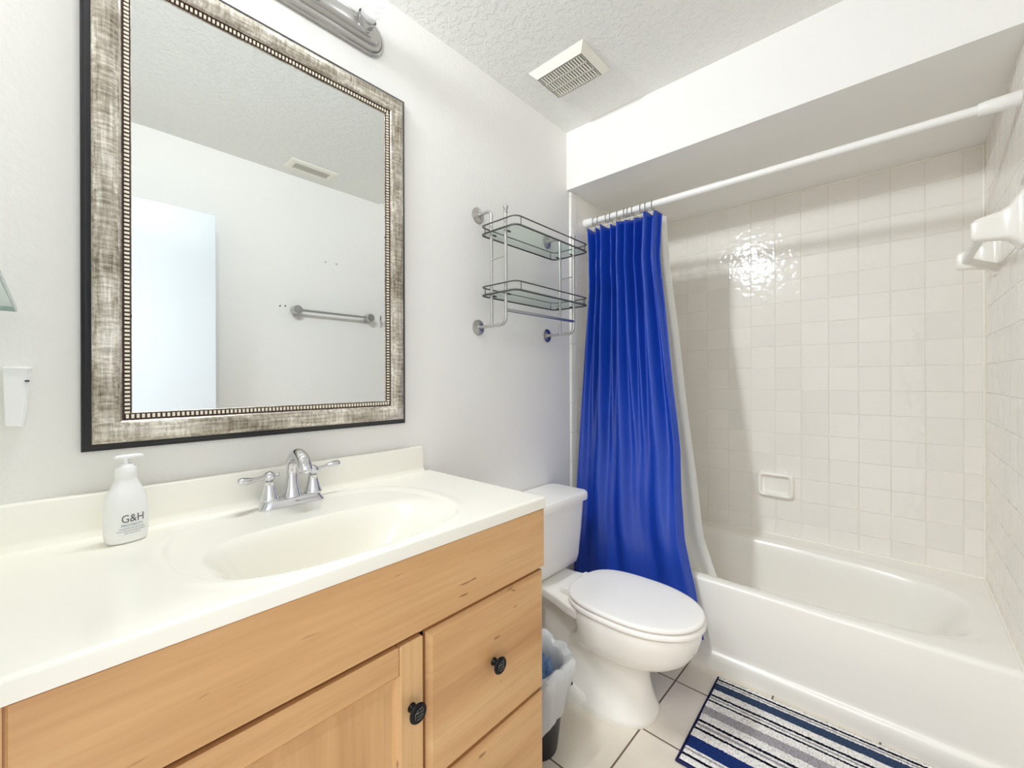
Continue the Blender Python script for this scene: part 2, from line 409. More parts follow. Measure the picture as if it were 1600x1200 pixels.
# ---------------------------------------------------------------- vanity cabinet
CX0, CX1, CF = -.046, .9205, .722
van = thing('vanity_cabinet', 'light maple vanity cabinet under the cream sink top', 'cabinet', (.44, .98, 0))
body = MB()
body.box(CX1-.016, CX1, CF+.018, 1.256, 0, .845).box(CX0, CX0+.016, CF+.018, 1.256, 0, .845)
body.box(CX0, CX1, CF+.09, CF+.10, 0, .09).box(CX0, CX1, CF+.02, 1.25, .09, .105)
body.box(CX0, CX1, CF+.018, CF+.034, .66, .845).box(.50, .54, CF+.018, CF+.034, .09, .67).box(CX0, .02, CF+.018, CF+.034, .09, .67).box(.885, CX1, CF+.018, CF+.034, .09, .67).box(CX0, CX1, CF+.018, CF+.034, .09, .12).box(.53, .90, CF+.018, CF+.034, .33, .36)
body.build('cabinet_body', 'wood_dark', van)
MB().box(-.165, -.0362, CF+.004, CF+.018, .0, .845).box(-.05, -.030, CF+.0075, CF+.018, 0, .845).build('filler_strip', 'wood_v', van)
def slab(x0, x1, z0, z1, inset, mat, name, parent, depth=.009):
    def r(y, d): return [(x0+d, y, z0+d), (x1-d, y, z0+d), (x1-d, y, z1-d), (x0+d, y, z1-d)]
    return MB().loft([r(CF+.018, 0), r(CF+depth, 0), r(CF+.002, inset*.72), r(CF, inset)], True, True, 0, False).build(name, mat, parent)
slab(-.034, CX1, .683, .8445, .0022, 'wood_h', 'front_panel', van, .004)
def knob(x, z, parent):
    k = MB().lathe([(.0095, 0), (.0085, .004), (.006, .008), (.006, .014), (.012, .017), (.0185, .0195), (.0198, .022), (.0185, .0245), (.0165, .0255), (.0155, .0245), (.012, .0248), (0, .0252)], (x, CF, z), (0, -1, 0), 28)
    e = k
    for i, (dx, dz, ln, an) in enumerate(((-.006, .006, .010, .6), (.0, .003, .012, .1), (.001, -.003, .012, .1), (.0, -.009, .010, .1), (.008, .004, .008, 1.3), (-.009, -.002, .008, 1.5), (.007, -.006, .007, .9), (.004, .010, .007, .3))):
        c_, s_ = math.cos(an)*ln/2, math.sin(an)*ln/2
        e.tube([(x+dx-c_, CF-.0252, z+dz-s_), (x+dx, CF-.0262, z+dz), (x+dx+c_, CF-.0252, z+dz+s_)], .0011, 6, mat=1)
    return k.build('knob', ['knob', 'knob_hi'], parent)
# door: two stiles, two rails and a recessed panel
dx0, dx1, dz0, dz1, sw = -.034, .5185, .10, .673, .056
def pr(y, d): return [(dx0+sw+d, y, dz0+sw+d), (dx1-sw-d, y, dz0+sw+d), (dx1-sw-d, y, dz1-sw-d), (dx0+sw+d, y, dz1-sw-d)]
MB().loft([pr(CF+.018, 0), pr(CF+.002, -.001), pr(CF+.006, .006), pr(CF+.012, .010), pr(CF+.012, .016), pr(CF+.010, .03)], True, True, 0, False).build('door', 'wood_v', van)
door = [o for o in bpy.data.objects if o.name == 'door'][0]
for a in ((dx0, dx0+sw, dz0, dz1), (dx1-sw, dx1, dz0, dz1)): MB().box(a[0], a[1], CF, CF+.018, a[2], a[3], .0035, 1).build('stile', 'wood_v', door)
for a in ((dx0+sw, dx1-sw, dz0, dz0+sw), (dx0+sw, dx1-sw, dz1-sw, dz1)): MB().box(a[0]+.0004, a[1]-.0004, CF+.0004, CF+.018, a[2], a[3], .003, 1).build('rail', 'wood_h', door)
knob(.489, .541, door)
for dz in ((.349, .672), (.10, .340)):
    d_ = slab(.5285, CX1-.0005, dz[0], dz[1], .013, 'wood_h', 'drawer', van)
    knob(.722, .518 if dz[0] > .2 else .22, d_)

# ---------------------------------------------------------------- vanity top with the basin
KX0, KX1, KF, KZ = XL+.002, .9225, .718, .8755
top = thing('sink_top', 'cream cultured marble sink top with integral basin and backsplash', 'sink', (.43, .98, .8455))
def kz(x, y):
    h = 0.0
    r = sup(x, y, .432, .965, .296, .225, 2.7)
    h -= .0045*sm(1.0, .955, r); h += .0012*sm(.08, 0, abs(r-1.02))
    a = .245 if x < .425 else .29
    q = sup(x, y, .425, .893, a, .137, 3.4)
    if q < 1:
        wdt = .42 if x < .425 else .42+.35*sm(.45, .68, x)
        h -= .128*sm(0, wdt, 1-q)
    return KZ+h
xs = [KX0+.0+(KX1-.006-KX0)*i/230 for i in range(231)]; ys = [KF+.006+(1.238-KF-.006)*i/130 for i in range(131)]
P = []
for y in ys:
    P.append([(x, y, kz(x, y)) for x in xs]+[(KX1-.002, y, KZ-.0018), (KX1, y, KZ-.006), (KX1, y, KZ-.030), (KX1-.03, y, KZ-.030)])
t = MB(); 
f1 = [(p[0], KF+.002, KZ-.0018 if p[2] > KZ-.0019 else p[2]) for p in P[0]]; f2 = [(p[0], KF, min(p[2], KZ-.006)) for p in P[0]]; f3 = [(p[0], KF, KZ-.030) for p in P[0]]; f4 = [(p[0], KF+.03, KZ-.030) for p in P[0]]
t.grid([f4, f3, f2, f1]+P)
t.build('counter_slab', 'marble', top)
bs = MB()
R = []
for x in (KX0, .885, .8905, .8925): 
    e = 0 if x < .886 else (.002 if x < .891 else .006)
    R.append([(x, 1.2595, KZ-.004), (x, 1.222+e*.4, KZ-.004), (x, 1.2265+e*.3, KZ+.0015), (x, 1.2325+e, KZ+.008), (x, 1.2360+e, KZ+.016), (x, 1.2372+e, .9595-e), (x, 1.2392+e*.8, .9625-e), (x, 1.2425, .964-e), (x, 1.2595, .964-e)])
bs.loft(R); 
bs.build('backsplash', 'marble', top)
MB().box(.90-.006, .906, 1.2385, 1.2595, KZ-.004, KZ+.002).build('backsplash_foot', 'marble', top)
MB().lathe([(.018, -.003), (.024, 0), (.022, .004), (.012, .003), (.011, .008), (0, .009)], (.425, .893, KZ-.1318), n=20).build('drain', 'chrome', top)

# ---------------------------------------------------------------- faucet
fx, fy, fz = .4325, 1.187, KZ-.0045
fa = thing('faucet', 'chrome two-lever faucet with arched spout on the sink top', 'faucet', (fx, fy, fz))
S = []
for z_, hx, hy, r in ((0, .081, .026, .022), (.003, .0815, .0265, .022), (.006, .080, .0255, .022), (.018, .072, .022, .020), (.0215, .070, .020, .018), (.0225, .066, .017, .015)):
    S.append(rr(fx, fy, hx, hy, r, fz+z_, 6))
MB().loft(S).build('base_plate', 'chrome', fa)
for sx in (-1, 1):
    hx = fx+sx*.0545
    MB().lathe([(.0225, .0215), (.0232, .025), (.0215, .028), (.020, .031), (.0165, .042), (.0135, .054), (.012, .064), (.0125, .066), (.0125, .068), (.010, .069)], (hx, fy, fz), n=28).build('handle_base', 'chrome', fa)
    h = MB().ball((hx, fy, fz+.081), .0145, 20, sc=(1, 1, .95))
    dv = Vector((sx*.96, -.28 if sx < 0 else .05, .02)).normalized(); c0 = Vector((hx, fy, fz+.082))
    L = [(.012, .0065), (.022, .0056), (.034, .0060), (.046, .0078), (.055, .0096), (.066, .0104), (.073, .0088), (.078, .0046), (.0792, .0004)]
    pts = [c0+dv*a+Vector((0, 0, -.002*math.sin(a*40)+(.006 if sx > 0 else 0)*a/.07)) for a, _ in L]
    h.tube(pts, [r for _, r in L], 14, flat=.8)
    h.tube([c0-dv*.012, c0-dv*.018, c0-dv*.021, c0-dv*.024, c0-dv*.027, c0-dv*.0285], [.0035, .003, .0045, .0052, .004, .0006], 10)
    h.build('lever', 'chrome', fa)
pth = []; rad = []
for z_, r in ((.0215, .0235), (.026, .0225), (.036, .0190), (.050, .0160), (.066, .0140), (.082, .0132), (.094, .0131)): pth.append((fx, fy, fz+z_)); rad.append(r)
for i in range(1, 15):
    a = PI*.88*i/14; pth.append((fx, fy-.044*(1-math.cos(a)), fz+.094+.041*math.sin(a))); rad.append(.0132+.0045*i/14)
MB().tube(pth, rad, 24).build('spout', 'chrome', fa)
e0, e1 = Vector(pth[-1]), Vector(pth[-2]); dn = (e0-e1).normalized()
MB().lathe([(.0180, 0), (.0185, .004), (.0165, .013), (.0135, .0135), (.012, .010)], e0, dn, 22).build('aerator', 'chrome', fa)
MB().tube([(fx-.001, fy+.022, fz+.02), (fx-.001, fy+.022, fz+.105)], .0024, 8).ball((fx-.001, fy+.022, fz+.109), .0058, 12).build('lift_rod', 'chrome', fa)

# ---------------------------------------------------------------- soap bottle
bx, by, bz = .1035, 1.150, KZ+.0003
sb = thing('soap_bottle', 'white pump soap bottle with grey lettering beside the basin', 'soap bottle', (bx, by, bz)); sb.rotation_euler.z = math.radians(10)
S = []
BP = ((0, .026, .017), (.001, .029, .0195), (.006, .0325, .022), (.02, .0345, .0235), (.05, .0345, .0235), (.078, .0335, .023), (.09, .0315, .0222), (.1, .0280, .0206), (.112, .0222, .0180), (.122, .0178, .0164), (.127, .0168, .0160))
def bell(z): 
    for a, c_ in zip(BP, BP[1:]):
        if z <= c_[0]:
            t_ = (z-a[0])/(c_[0]-a[0]); return a[1]+(c_[1]-a[1])*t_, a[2]+(c_[2]-a[2])*t_
    return BP[-1][1:]
def ell(hx, hy, z, n=32, e=2.35):
    return [(bx+hx*math.copysign(abs(math.cos(a))**(2/e), math.cos(a)), by+hy*math.copysign(abs(math.sin(a))**(2/e), math.sin(a)), bz+z) for a in [2*PI*i/n for i in range(n)]]
MB().loft([ell(a, c_, z) for z, a, c_ in BP]).build('bottle', 'bottle', sb)
MB().loft([ell(r, r, z, 32, 2) for z, r in ((.127, .0166), (.1285, .0172), (.149, .0166), (.151, .0155), (.1515, .012), (.153, .0118), (.1555, .0105), (.156, .0045), (.166, .0042))]).build('collar', 'white_plastic', sb)
ph = MB()
ph.loft([[(bx-.017+dx*1.0, by-.002+hy*math.cos(a), bz+.170+zz+hz*math.sin(a)) for a in [2*PI*i/14 for i in range(14)]] for dx, hy, hz, zz in ((-.002, .001, .0008, 0), (0, .0055, .0035, 0), (.006, .0075, .0045, 0), (.018, .0075, .0046, 0), (.03, .006, .0042, .0006), (.038, .005, .0038, .0002), (.043, .0042, .0030, -.0008), (.0445, .001, .001, -.001))])
ph.build('pump_head', 'white_plastic', sb)
def text(body, size, x0, x1, zb, mat, name, parent, bold=0):
    cu = bpy.data.curves.new('lettering', 'FONT'); cu.body = body; cu.size = size; cu.extrude = .0; cu.offset = bold; cu.resolution_u = 3
    o = bpy.data.objects.new('lettering', cu); COL.objects.link(o); bpy.context.view_layer.update()
    me = bpy.data.meshes.new_from_object(o.evaluated_get(bpy.context.evaluated_depsgraph_get()))
    bpy.data.objects.remove(o); bpy.data.curves.remove(cu)
    bm = bmesh.new(); bm.from_mesh(me); bmesh.ops.triangulate(bm, faces=bm.faces)
    bmesh.ops.subdivide_edges(bm, edges=[e for e in bm.edges if e.calc_length() > .003], cuts=2)
    mn = min(v.co.x for v in bm.verts); mx = max(v.co.x for v in bm.verts)
    for v in bm.verts:
        x = x0+(v.co.x-mn)/(mx-mn)*(x1-x0); zz = zb+v.co.y; hx, hy = bell(max(0, zz))
        y = -hy*(max(0, 1-abs(x/hx)**2.35))**(1/2.35)-.0004
        v.co = Vector((x, y, zz))
    bm.to_mesh(me); bm.free(); me.name = name; me.materials.clear(); me.materials.append(M[mat])
    ob = bpy.data.objects.new(name, me); COL.objects.link(ob); ob.parent = parent; return ob
text('G&H', .0215, -.0130, .0215, .0425, 'ink', 'lettering', sb)
text('PROTECT+', .0062, -.0135, .0205, .0345, 'ink2', 'lettering', sb, .00035)
text('CONCENTRATED HAND SOAP', .0034, -.0165, .0225, .0292, 'ink', 'lettering', sb)
text('SAVON CONCENTR\u00c9 POUR LES MAINS', .0034, -.0205, .0245, .0245, 'ink', 'lettering', sb)
text('250 ml 8.4 fl. oz.', .0030, -.0095, .0165, .0200, 'ink', 'lettering', sb)

# ---------------------------------------------------------------- framed mirror
MX0, MX1, MZ0, MZ1 = .0435, .8235, 1.050, 2.152
mi = thing('wall_mirror', 'large mirror in a weathered silver frame with black rim', 'mirror', ((MX0+MX1)/2, D, MZ0))
def frame(prof, mat, name, parent, smooth=True):
    P = []
    for wd, dp in prof:
        P.append([(MX0+wd, D-dp, MZ0+wd), (MX1-wd, D-dp, MZ0+wd), (MX1-wd, D-dp, MZ1-wd), (MX0+wd, D-dp, MZ1-wd)])
    mb = MB(); mb.loft(P, False, False, 0, smooth); return mb.build(name, mat, parent)
frame([(0, .0005), (0, .010), (.002, .0125), (.005, .0132), (.007, .016), (.012, .021), (.0155, .0225)], 'black', 'outer_edge', mi)
frame([(.0148, .020), (.0155, .0240), (.019, .0285), (.026, .0325), (.036, .0345), (.046, .0330), (.055, .0285), (.061, .0230), (.0635, .019)], 'silver', 'frame', mi)
frame([(.0630, .0215), (.0645, .0215), (.0655, .0185), (.0758, .0165), (.0762, .0150), (.0772, .0150)], 'bead_dark', 'inner_lip', mi, False)
frame([(.0772, .0155), (.0778, .0160), (.0788, .0150), (.0792, .0120)], 'silver', 'inner_slip', mi, False)
bd = MB()
pit = .00885
def bead(cx, cz, horiz):
    hx, hz = (pit*.27, .0043) if horiz else (.0043, pit*.27)
    bd.box(cx-hx, cx+hx, D-.0205, D-.0165, cz-hz, cz+hz)
wv = .0706
n = int((MX1-MX0-2*wv)/pit)
for i in range(n+1):
    x = MX0+wv+(MX1-MX0-2*wv)*i/n
    bead(x, MZ0+wv, True); bead(x, MZ1-wv, True)
n = int((MZ1-MZ0-2*wv)/pit)
for i in range(1, n):
    z = MZ0+wv+(MZ1-MZ0-2*wv)*i/n
    bead(MX0+wv, z, False); bead(MX1-wv, z, False)
bd.build('beading', 'bead_light', mi)
gi = .0785; bw = .024
def gr(wd, dp): return [(MX0+wd, D-dp, MZ0+wd), (MX1-wd, D-dp, MZ0+wd), (MX1-wd, D-dp, MZ1-wd), (MX0+wd, D-dp, MZ1-wd)]
g = MB().loft([gr(gi, .01355), gr(gi+bw*.75, .0133)], False, False, 0, False).loft([gr(gi+bw*.75, .0133), gr(gi+bw*.75+.0001, .0133)], False, True, 0, False)
g.build('mirror_glass', 'mirror', mi, recalc=True)

# ---------------------------------------------------------------- vanity light
LZ = 2.300; LX0, LX1 = .115, .748
vl = thing('vanity_light', 'brushed nickel vanity light bar with spiral bulbs above the mirror', 'light', ((LX0+LX1)/2, D, LZ))
def stad(hl, hz, y, n=12):
    cx = (LX0+LX1)/2; P = []
    for sgn in (1, -1):
        for i in range(n+1):
            a = -PI/2+PI*i/n
            P.append((cx+sgn*(hl-hz*1.0+hz*1.0*math.cos(a)), y, LZ+sgn*hz*math.sin(a)))
    return P
HL = (LX1-LX0)/2
PROF = [(0, .0005), (-.0015, .004), (0, .008), (.004, .0105), (.007, .0095), (.0085, .006), (.0095, .0085), (.012, .013), (.017, .0165), (.022, .0175), (.0235, .0165), (.0245, .020), (.028, .026), (.033, .030), (.0345, .029), (.0355, .033), (.041, .0395), (.047, .0415)]
MB().loft([stad(HL-e*(1 if e < .03 else 1+1.6*(e-.03)/.017), .055-e, D-d) for e, d in PROF]).build('back_plate', 'nickel', vl)
bd_ = Vector((0, -.93, .37)).normalized()
for i in range(4):
    x = .662-.154*i; o = Vector((x, D-.034, LZ+.004))
    MB().lathe([(.024, -.006), (.0262, .001), (.0245, .003), (.0262, .005), (.0262, .017), (.0288, .020), (.0288, .027), (.0275, .027), (.0255, .018)], o, bd_, 28).build('socket', 'nickel', vl)
    bb = MB().lathe([(.015, .012), (.0225, .018), (.0240, .030), (.0225, .040), (.013, .042)], o, bd_, 24).build('bulb', 'bulb_base', vl)
    u = bd_.orthogonal().normalized(); v = bd_.cross(u); pts = []
    for q in range(110):
        f = q/109; a = f*2*PI*3.25; r = .0205*(1-.6*sm(.80, 1, f))*(.8+.2*sm(0, .12, f))
        pts.append(o+bd_*(.045+.062*f)+(u*math.cos(a)+v*math.sin(a))*r)
    MB().tube(pts, .0084, 10).build('spiral_tube', 'bulb', bb)
    l = bpy.data.lights.new('bulb_light', 'POINT'); l.energy = BULB_W; l.shadow_soft_size = .028; l.color = (.91, .96, 1)
    l.use_nodes = True; em = l.node_tree.nodes['Emission']; fo = l.node_tree.nodes.new('ShaderNodeLightFalloff'); fo.inputs['Strength'].default_value = 1; fo.inputs['Smooth'].default_value = .27
    ad = l.node_tree.nodes.new('ShaderNodeMath'); ad.operation = 'MULTIPLY_ADD'; ad.inputs[1].default_value = .86
    q_ = l.node_tree.nodes.new('ShaderNodeMath'); q_.operation = 'MULTIPLY'; q_.inputs[1].default_value = .08
    l.node_tree.links.new(fo.outputs['Linear'], ad.inputs[0]); l.node_tree.links.new(fo.outputs['Quadratic'], q_.inputs[0])
    l.node_tree.links.new(q_.outputs[0], ad.inputs[2]); l.node_tree.links.new(ad.outputs[0], em.inputs['Strength'])
    lo = bpy.data.objects.new('bulb_light', l); COL.objects.link(lo); lo.location = o+bd_*.165; 

# ---------------------------------------------------------------- wall rack with two glass shelves
rk = thing('wall_rack', 'satin nickel wall rack with two glass shelves and a towel rail', 'shelf', (1.40, D, 1.40))
YF, YBk = 1.105, 1.182
def arc(c, r, a0, a1, n=8): return [(c[0], c[1]+r*math.cos(a0+(a1-a0)*i/n), c[2]+r*math.sin(a0+(a1-a0)*i/n)) for i in range(n+1)]
for x in (1.176, 1.632):
    fl = MB()
    for z in (1.409, 1.864):
        fl_ = MB().lathe([(.032, 0), (.032, .0018), (.0295, .0036), (.027, .0036), (.022, .005), (.014, .0065), (.0090, .0085), (.0080, .014)], (x, D, z), (0, -1, 0), 26)
        fl_.lathe([(.0035, 0), (.0035, .0062), (.0015, .0068)], (x, D, z-.021), (0, -1, 0), 10)
        fl_.build('wall_flange', 'nickel', rk)
    r = .030
    p = [(x, D-.012, 1.409), (x, YF+r, 1.409)]+arc((x, YF+r, 1.409+r), r, -PI/2, -PI, 8)[1:]+[(x, YF, 1.835)]
    MB().tube(p, .0064, 14).build('front_post', 'nickel', rk)
    MB().lathe([(.0064, 0), (.0085, .001), (.0085, .004), (.006, .006), (.0072, .011), (.0098, .018), (.0110, .022), (.0110, .024), (.0095, .026), (0, .027)], (x, YF, 1.835), n=18).build('finial', 'nickel', rk)
    r = .024
    p = [(x, YBk, 1.409), (x, YBk, 1.864-r)]+arc((x, YBk+r, 1.864-r), r, PI, PI/2, 8)[1:]+[(x, D-.012, 1.864)]
    MB().tube(p, .0060, 14).build('rear_post', 'nickel', rk)
    MB().tube([(x, YF, 1.670), (x, YBk, 1.670)], .0028, 8).build('cross_rung', 'nickel', rk)
MB().tube([(1.176, YF, 1.464), (1.632, YF, 1.464)], .0062, 14).build('towel_rail', 'nickel', rk)
def rect_path(z, x0=1.158, x1=1.650, y0=1.036, y1=1.228, c=.026):
    P = []
    for (cx, cy, a0) in ((x1-c, y0+c, -PI/2), (x1-c, y1-c, 0), (x0+c, y1-c, PI/2), (x0+c, y0+c, PI)):
        P += [(cx+c*math.cos(a0+i*PI/12), cy+c*math.sin(a0+i*PI/12), z) for i in range(7)]
    return P
for zs in (1.773, 1.531):
    MB().tube(rect_path(zs), .0034, 8, True).build('shelf_frame', 'dark_wire', rk)
    MB().tube(rect_path(zs+.033), .0026, 8, True).build('guard_rail', 'dark_wire', rk)
    for sx, sy in ((1.158, 1.20), (1.65, 1.20), (1.65, 1.062), (1.186, 1.036), (1.62, 1.036), (1.186, 1.228), (1.62, 1.228)): MB().tube([(sx, sy, zs), (sx, sy, zs+.033)], .0018, 6).build('guard_post', 'dark_wire', rk)
    for sx in (1.176, 1.632):
        for sy in (YF, YBk): MB().tube([(sx+(.010 if sx < 1.4 else -.010), sy, zs-.004), (sx+(.026 if sx < 1.4 else -.026), sy, zs-.004)], .004, 8).build('shelf_clip', 'dark_wire', rk)
    g = [(p[0]+(.0045 if p[0] < 1.4 else -.0045), p[1]+(.0045 if p[1] < 1.13 else -.0045), zs+.0035) for p in rect_path(zs)]
    MB().loft([g, [(a, b_, c_+.005) for a, b_, c_ in g]], smooth=False).build('glass_shelf', 'glass', rk)

# ---------------------------------------------------------------- shower rod, rings, curtain, liner
sr = thing('shower_rod', 'white tension shower rod across the front of the tub', 'curtain rod', (1.95, .5, 2.03))
RL, RR = Vector((1.962, TL, 2.040)), Vector((1.924, TR, 2.020))
def onrod(y): return RL+(RR-RL)*((TL-y)/(TL-TR))
MB().tube([RL+Vector((0, -.004, 0)), onrod(.552)], .0158, 20).build('outer_tube', 'rod', sr)
MB().tube([onrod(.556), RR+Vector((0, .004, 0))], .0140, 20).build('inner_tube', 'rod', sr)
dr_ = (RR-RL).normalized()
MB().lathe([(.021, 0), (.0225, .004), (.0215, .045), (.019, .050), (.0158, .051)], RL, dr_, 22).build('end_cap', 'rod', sr)
MB().lathe([(.021, 0), (.0225, .004), (.0205, .060), (.018, .085), (.0150, .088)], RR, -dr_, 22).build('end_cap', 'rod', sr)

RINGY = [1.1947, 1.1674, 1.118, 1.0935, 1.0523, 1.0143, 0.9951, 0.9707, 0.9269, 0.9003, 0.8671]
RLAB = ['wire curtain ring nearest the wall end of the shower rod', 'second wire curtain ring from the wall end of the rod', 'third wire curtain ring from the wall end of the rod', 'fourth wire curtain ring from the wall end of the rod', 'fifth wire curtain ring from the wall end of the rod',
        'sixth wire curtain ring, in the middle of the row of eleven', 'fifth wire curtain ring from the open edge of the curtain', 'fourth wire curtain ring from the open edge of the curtain', 'third wire curtain ring from the open edge of the curtain', 'second wire curtain ring from the open edge of the curtain', 'wire curtain ring at the open edge of the curtain']
r0 = thing('curtain_ring', RLAB[0], 'curtain ring', onrod(RINGY[0]), 'wire rings along the shower rod')
c0 = onrod(RINGY[0])
loop = [c0+Vector((.0195*math.sin(a), .002*math.sin(a), .0195*math.cos(a)-.003-(.012*max(0, -math.cos(a))**3))) for a in [2*PI*i/28 for i in range(28)]]
MB().tube(loop, .0014, 7, True).build('wire_loop', 'dark_wire', r0)
MB().tube([c0+Vector((-.004, -.001, -.030)), c0+Vector((-.010, 0, -.042)), c0+Vector((-.012, 0, -.052)), c0+Vector((-.006, 0, -.056))], .0016, 7).ball(c0+Vector((-.012, 0, -.056)), .0042, 10).ball(c0+Vector((-.012, .010, -.040)), .0034, 10).ball(c0+Vector((-.012, -.010, -.040)), .0034, 10).tube([c0+Vector((-.012, .010, -.040)), c0+Vector((-.012, -.010, -.040))], .0018, 6).build('clasp', 'white_plastic', r0)
for y, lb in zip(RINGY[1:], RLAB[1:]):
    r_ = copy_tree(r0); r_.location = onrod(y); r_['label'] = lb

XT = [(.1, 1.796), (.4, 1.812), (1.0, 1.868), (1.99, 1.945)]
RT = [(.13, .588), (.1459, .5929), (.3243, .627), (.5115, .6737), (.7124, .6953), (.8870, .7035), (1.1407, .7407), (1.4973, .7861), (1.7757, .822), (1.9831, .8157)]
LT = [(.13, 1.215), (.70, 1.217), (.98, 1.2158), (1.34, 1.2075), (1.65, 1.1985), (1.85, 1.2075), (1.993, 1.2218)]
cur = MB(); P = []; NZ, NS = 90, 260
NF = 8
PK = [(.05, .030, 1.0), (.155, .034, .9), (.27, .040, 1.1), (.375, .032, .85), (.48, .042, 1.15), (.60, .036, 1.0), (.70, .034, .9), (.83, .050, 1.2), (.95, .034, .9)]
def fold(s, z):
    # unequal rounded pleats that lean, broaden and soften towards the hem
    q = 1-(z-.13)/1.86; f = 0
    for i, (c_, wd, am) in enumerate(PK):
        c2 = c_+.030*q*math.sin(1.7*i+1)+.012*math.sin(5*q+2.1*i); w2 = wd*(1+.25*q)
        k_ = am*(1-.25*sm(.75, 1, q))
        if i in (1, 3, 5, 6): k_ *= 1-.75*sm(.25, .85, q)
        else: w2 *= 1+.9*sm(.3, .95, q)
        f += k_*math.exp(-((s-c2)/w2)**2)
    return (2*f-.9)*sm(0, .045, s)*sm(1, .965, s)
for iz in range(NZ+1):
    z = .130+(1.988-.130)*iz/NZ; x0 = lerp(XT, z); yl, yr = lerp(LT, z), lerp(RT, z); row = []
    q = 1-(z-.13)/1.86
    for js in range(NS+1):
        s = js/NS; f = fold(s, z)
        y = yl+(yr-yl)*s
        x = x0 - .002 - .037*f*(.95-.25*q) - .010*math.sin(3*s+2*q) + .004*math.sin(17*z+9*s)*math.sin(6*s+3)*q
        x = min(x, 1.852 if z < .42 else 9)
        zz = z-(.007+.006*math.cos(2*PI*10*s))*sm(1.93, 1.988, z) if z > 1.93 else z
        row.append((x, y, zz))
    P.append(row)
c = MB().grid(P)
co = c.build('shower_curtain', 'satin', recalc=False); tag(co, 'blue satin shower curtain gathered at the toilet end of the rod', 'curtain')
hem = MB().grid([[(r[-2][0]+.002, r[-2][1]+.001, r[-2][2]), (r[-1][0]+.001, r[-1][1]-.0008, r[-1][2])] for r in P[:int(NZ*.45)]])
for md in (co,):
    sdf = md.modifiers.new('thickness', 'SOLIDIFY'); sdf.thickness = .0012
hem.build('white_hem', 'liner', co, recalc=False)
# liner, hanging inside the tub
LR = [(.24, .565), (.3384, .606), (.4782, .6532), (.7569, .6858), (.8969, .7053), (1.1151, .7336), (1.4123, .7651), (1.7171, .8035), (1.9481, .8213), (1.985, .822)]
P = []
for iz in range(61):
    z = .245+(1.982-.245)*iz/60; row = []; yr = lerp(LR, z); q = 1-(z-.245)/1.74
    for js in range(121):
        s = js/120; y = 1.195+(yr-1.195)*s+(.030*(1-q)*sm(1.2, 1.65, z)*(1-s))
        row.append((1.998+.009*math.sin(8*2*PI*s+1)*(1-.3*q)+.004*math.sin(3*2*PI*s+5*q)+.004*q, min(y, 1.235), z))
    P.append(row)
lo = MB().grid(P).build('shower_liner', 'liner', recalc=False); tag(lo, 'white vinyl shower liner behind the blue curtain, hanging into the tub', 'curtain liner')

# ---------------------------------------------------------------- toilet
XC = 1.432
to = thing('toilet', 'off-white two-piece toilet with closed lid between vanity and tub', 'toilet', (XC, .9, 0))
def egg(yb, yf, hw, z, nf=2.1, nb=2.6, k=.50, n=96):
    yc = yb+(yf-yb)*k; P = []
    for i in range(n):
        a = 2*PI*i/n; c_, s_ = math.cos(a), math.sin(a); e = nf if s_ > 0 else nb
        x = XC+hw*math.copysign(abs(c_)**(2/e), c_)
        y = yc+((yf-yc) if s_ > 0 else (yc-yb))*math.copysign(abs(s_)**(2/e), s_)
        P.append((x, y, z))
    return P
bw_ = MB()
bw_.loft([egg(1.03, .630, .128, 0, 2.4, 3.5), egg(1.03, .628, .130, .012, 2.4, 3.5), egg(1.03, .632, .127, .022, 2.4, 3.5), egg(1.03, .640, .116, .045, 2.3, 3.3), egg(1.03, .650, .102, .085, 2.3, 3), egg(1.03, .658, .092, .13, 2.2, 3), egg(1.03, .655, .090, .17, 2.2, 3),
          egg(1.00, .632, .097, .200, 2.2, 2.8), egg(.96, .585, .122, .222, 2.1, 2.6), egg(.935, .540, .146, .240, 2.1, 2.5), egg(.92, .512, .160, .262, 2.1, 2.6), egg(.914, .494, .168, .29, 2.1, 2.8), egg(.914, .482, .172, .33, 2.1, 3.3), egg(.914, .478, .173, .355, 2.1, 3.4), egg(.912, .482, .170, .364, 2.1, 3.4), egg(.905, .492, .162, .367, 2.1, 3.4)])
# rear deck that carries the tank, and the trapway foot with its bolt hole
S = []
for y, hx in ((.80, .120), (.84, .142), (.87, .150), (.90, .147), (.93, .139), (.97, .126), (1.03, .110), (1.10, .104), (1.225, .102)):
    S.append([(XC+p[0], y, p[1]) for p in rr(0, .3455, hx, .0205, .010, 0, 4)])
bw_.loft(S)
S = []
for y, hx, zt in ((.74, .080, .03), (.78, .108, .056), (.83, .128, .074), (.90, .135, .082), (1.02, .134, .082), (1.06, .120, .07)):
    S.append([(XC+hx*math.copysign(abs(math.cos(a))**.5, math.cos(a)), y, zt*math.sin(a)) for a in [PI*i/14 for i in range(15)]])
bw_.loft(S)
S = []
for y, hx, z0_, z1_ in ((.86, .088, .03, .335), (.98, .085, .03, .335), (1.10, .07, .12, .335), (1.16, .05, .2, .335)):
    S.append([(XC+p[0], y, p[1]) for p in rr(0, (z0_+z1_)/2, hx, (z1_-z0_)/2, .035, 0, 5)])
bw_.loft(S)
bw_.build('bowl', 'porcelain', to)
def rim_ring(mb, yb, yf, hw, z0_, z1_, rr_=.006, nb=3.0):
    mb.loft([egg(yb-.006, yf+.006, hw-.006, z0_, 2.1, nb), egg(yb, yf, hw, z0_+rr_*.7, 2.1, nb), egg(yb, yf, hw, z1_-rr_, 2.1, nb), egg(yb-.003, yf+.003, hw-.003, z1_-rr_*.3, 2.1, nb), egg(yb-.010, yf+.010, hw-.010, z1_, 2.1, nb)])
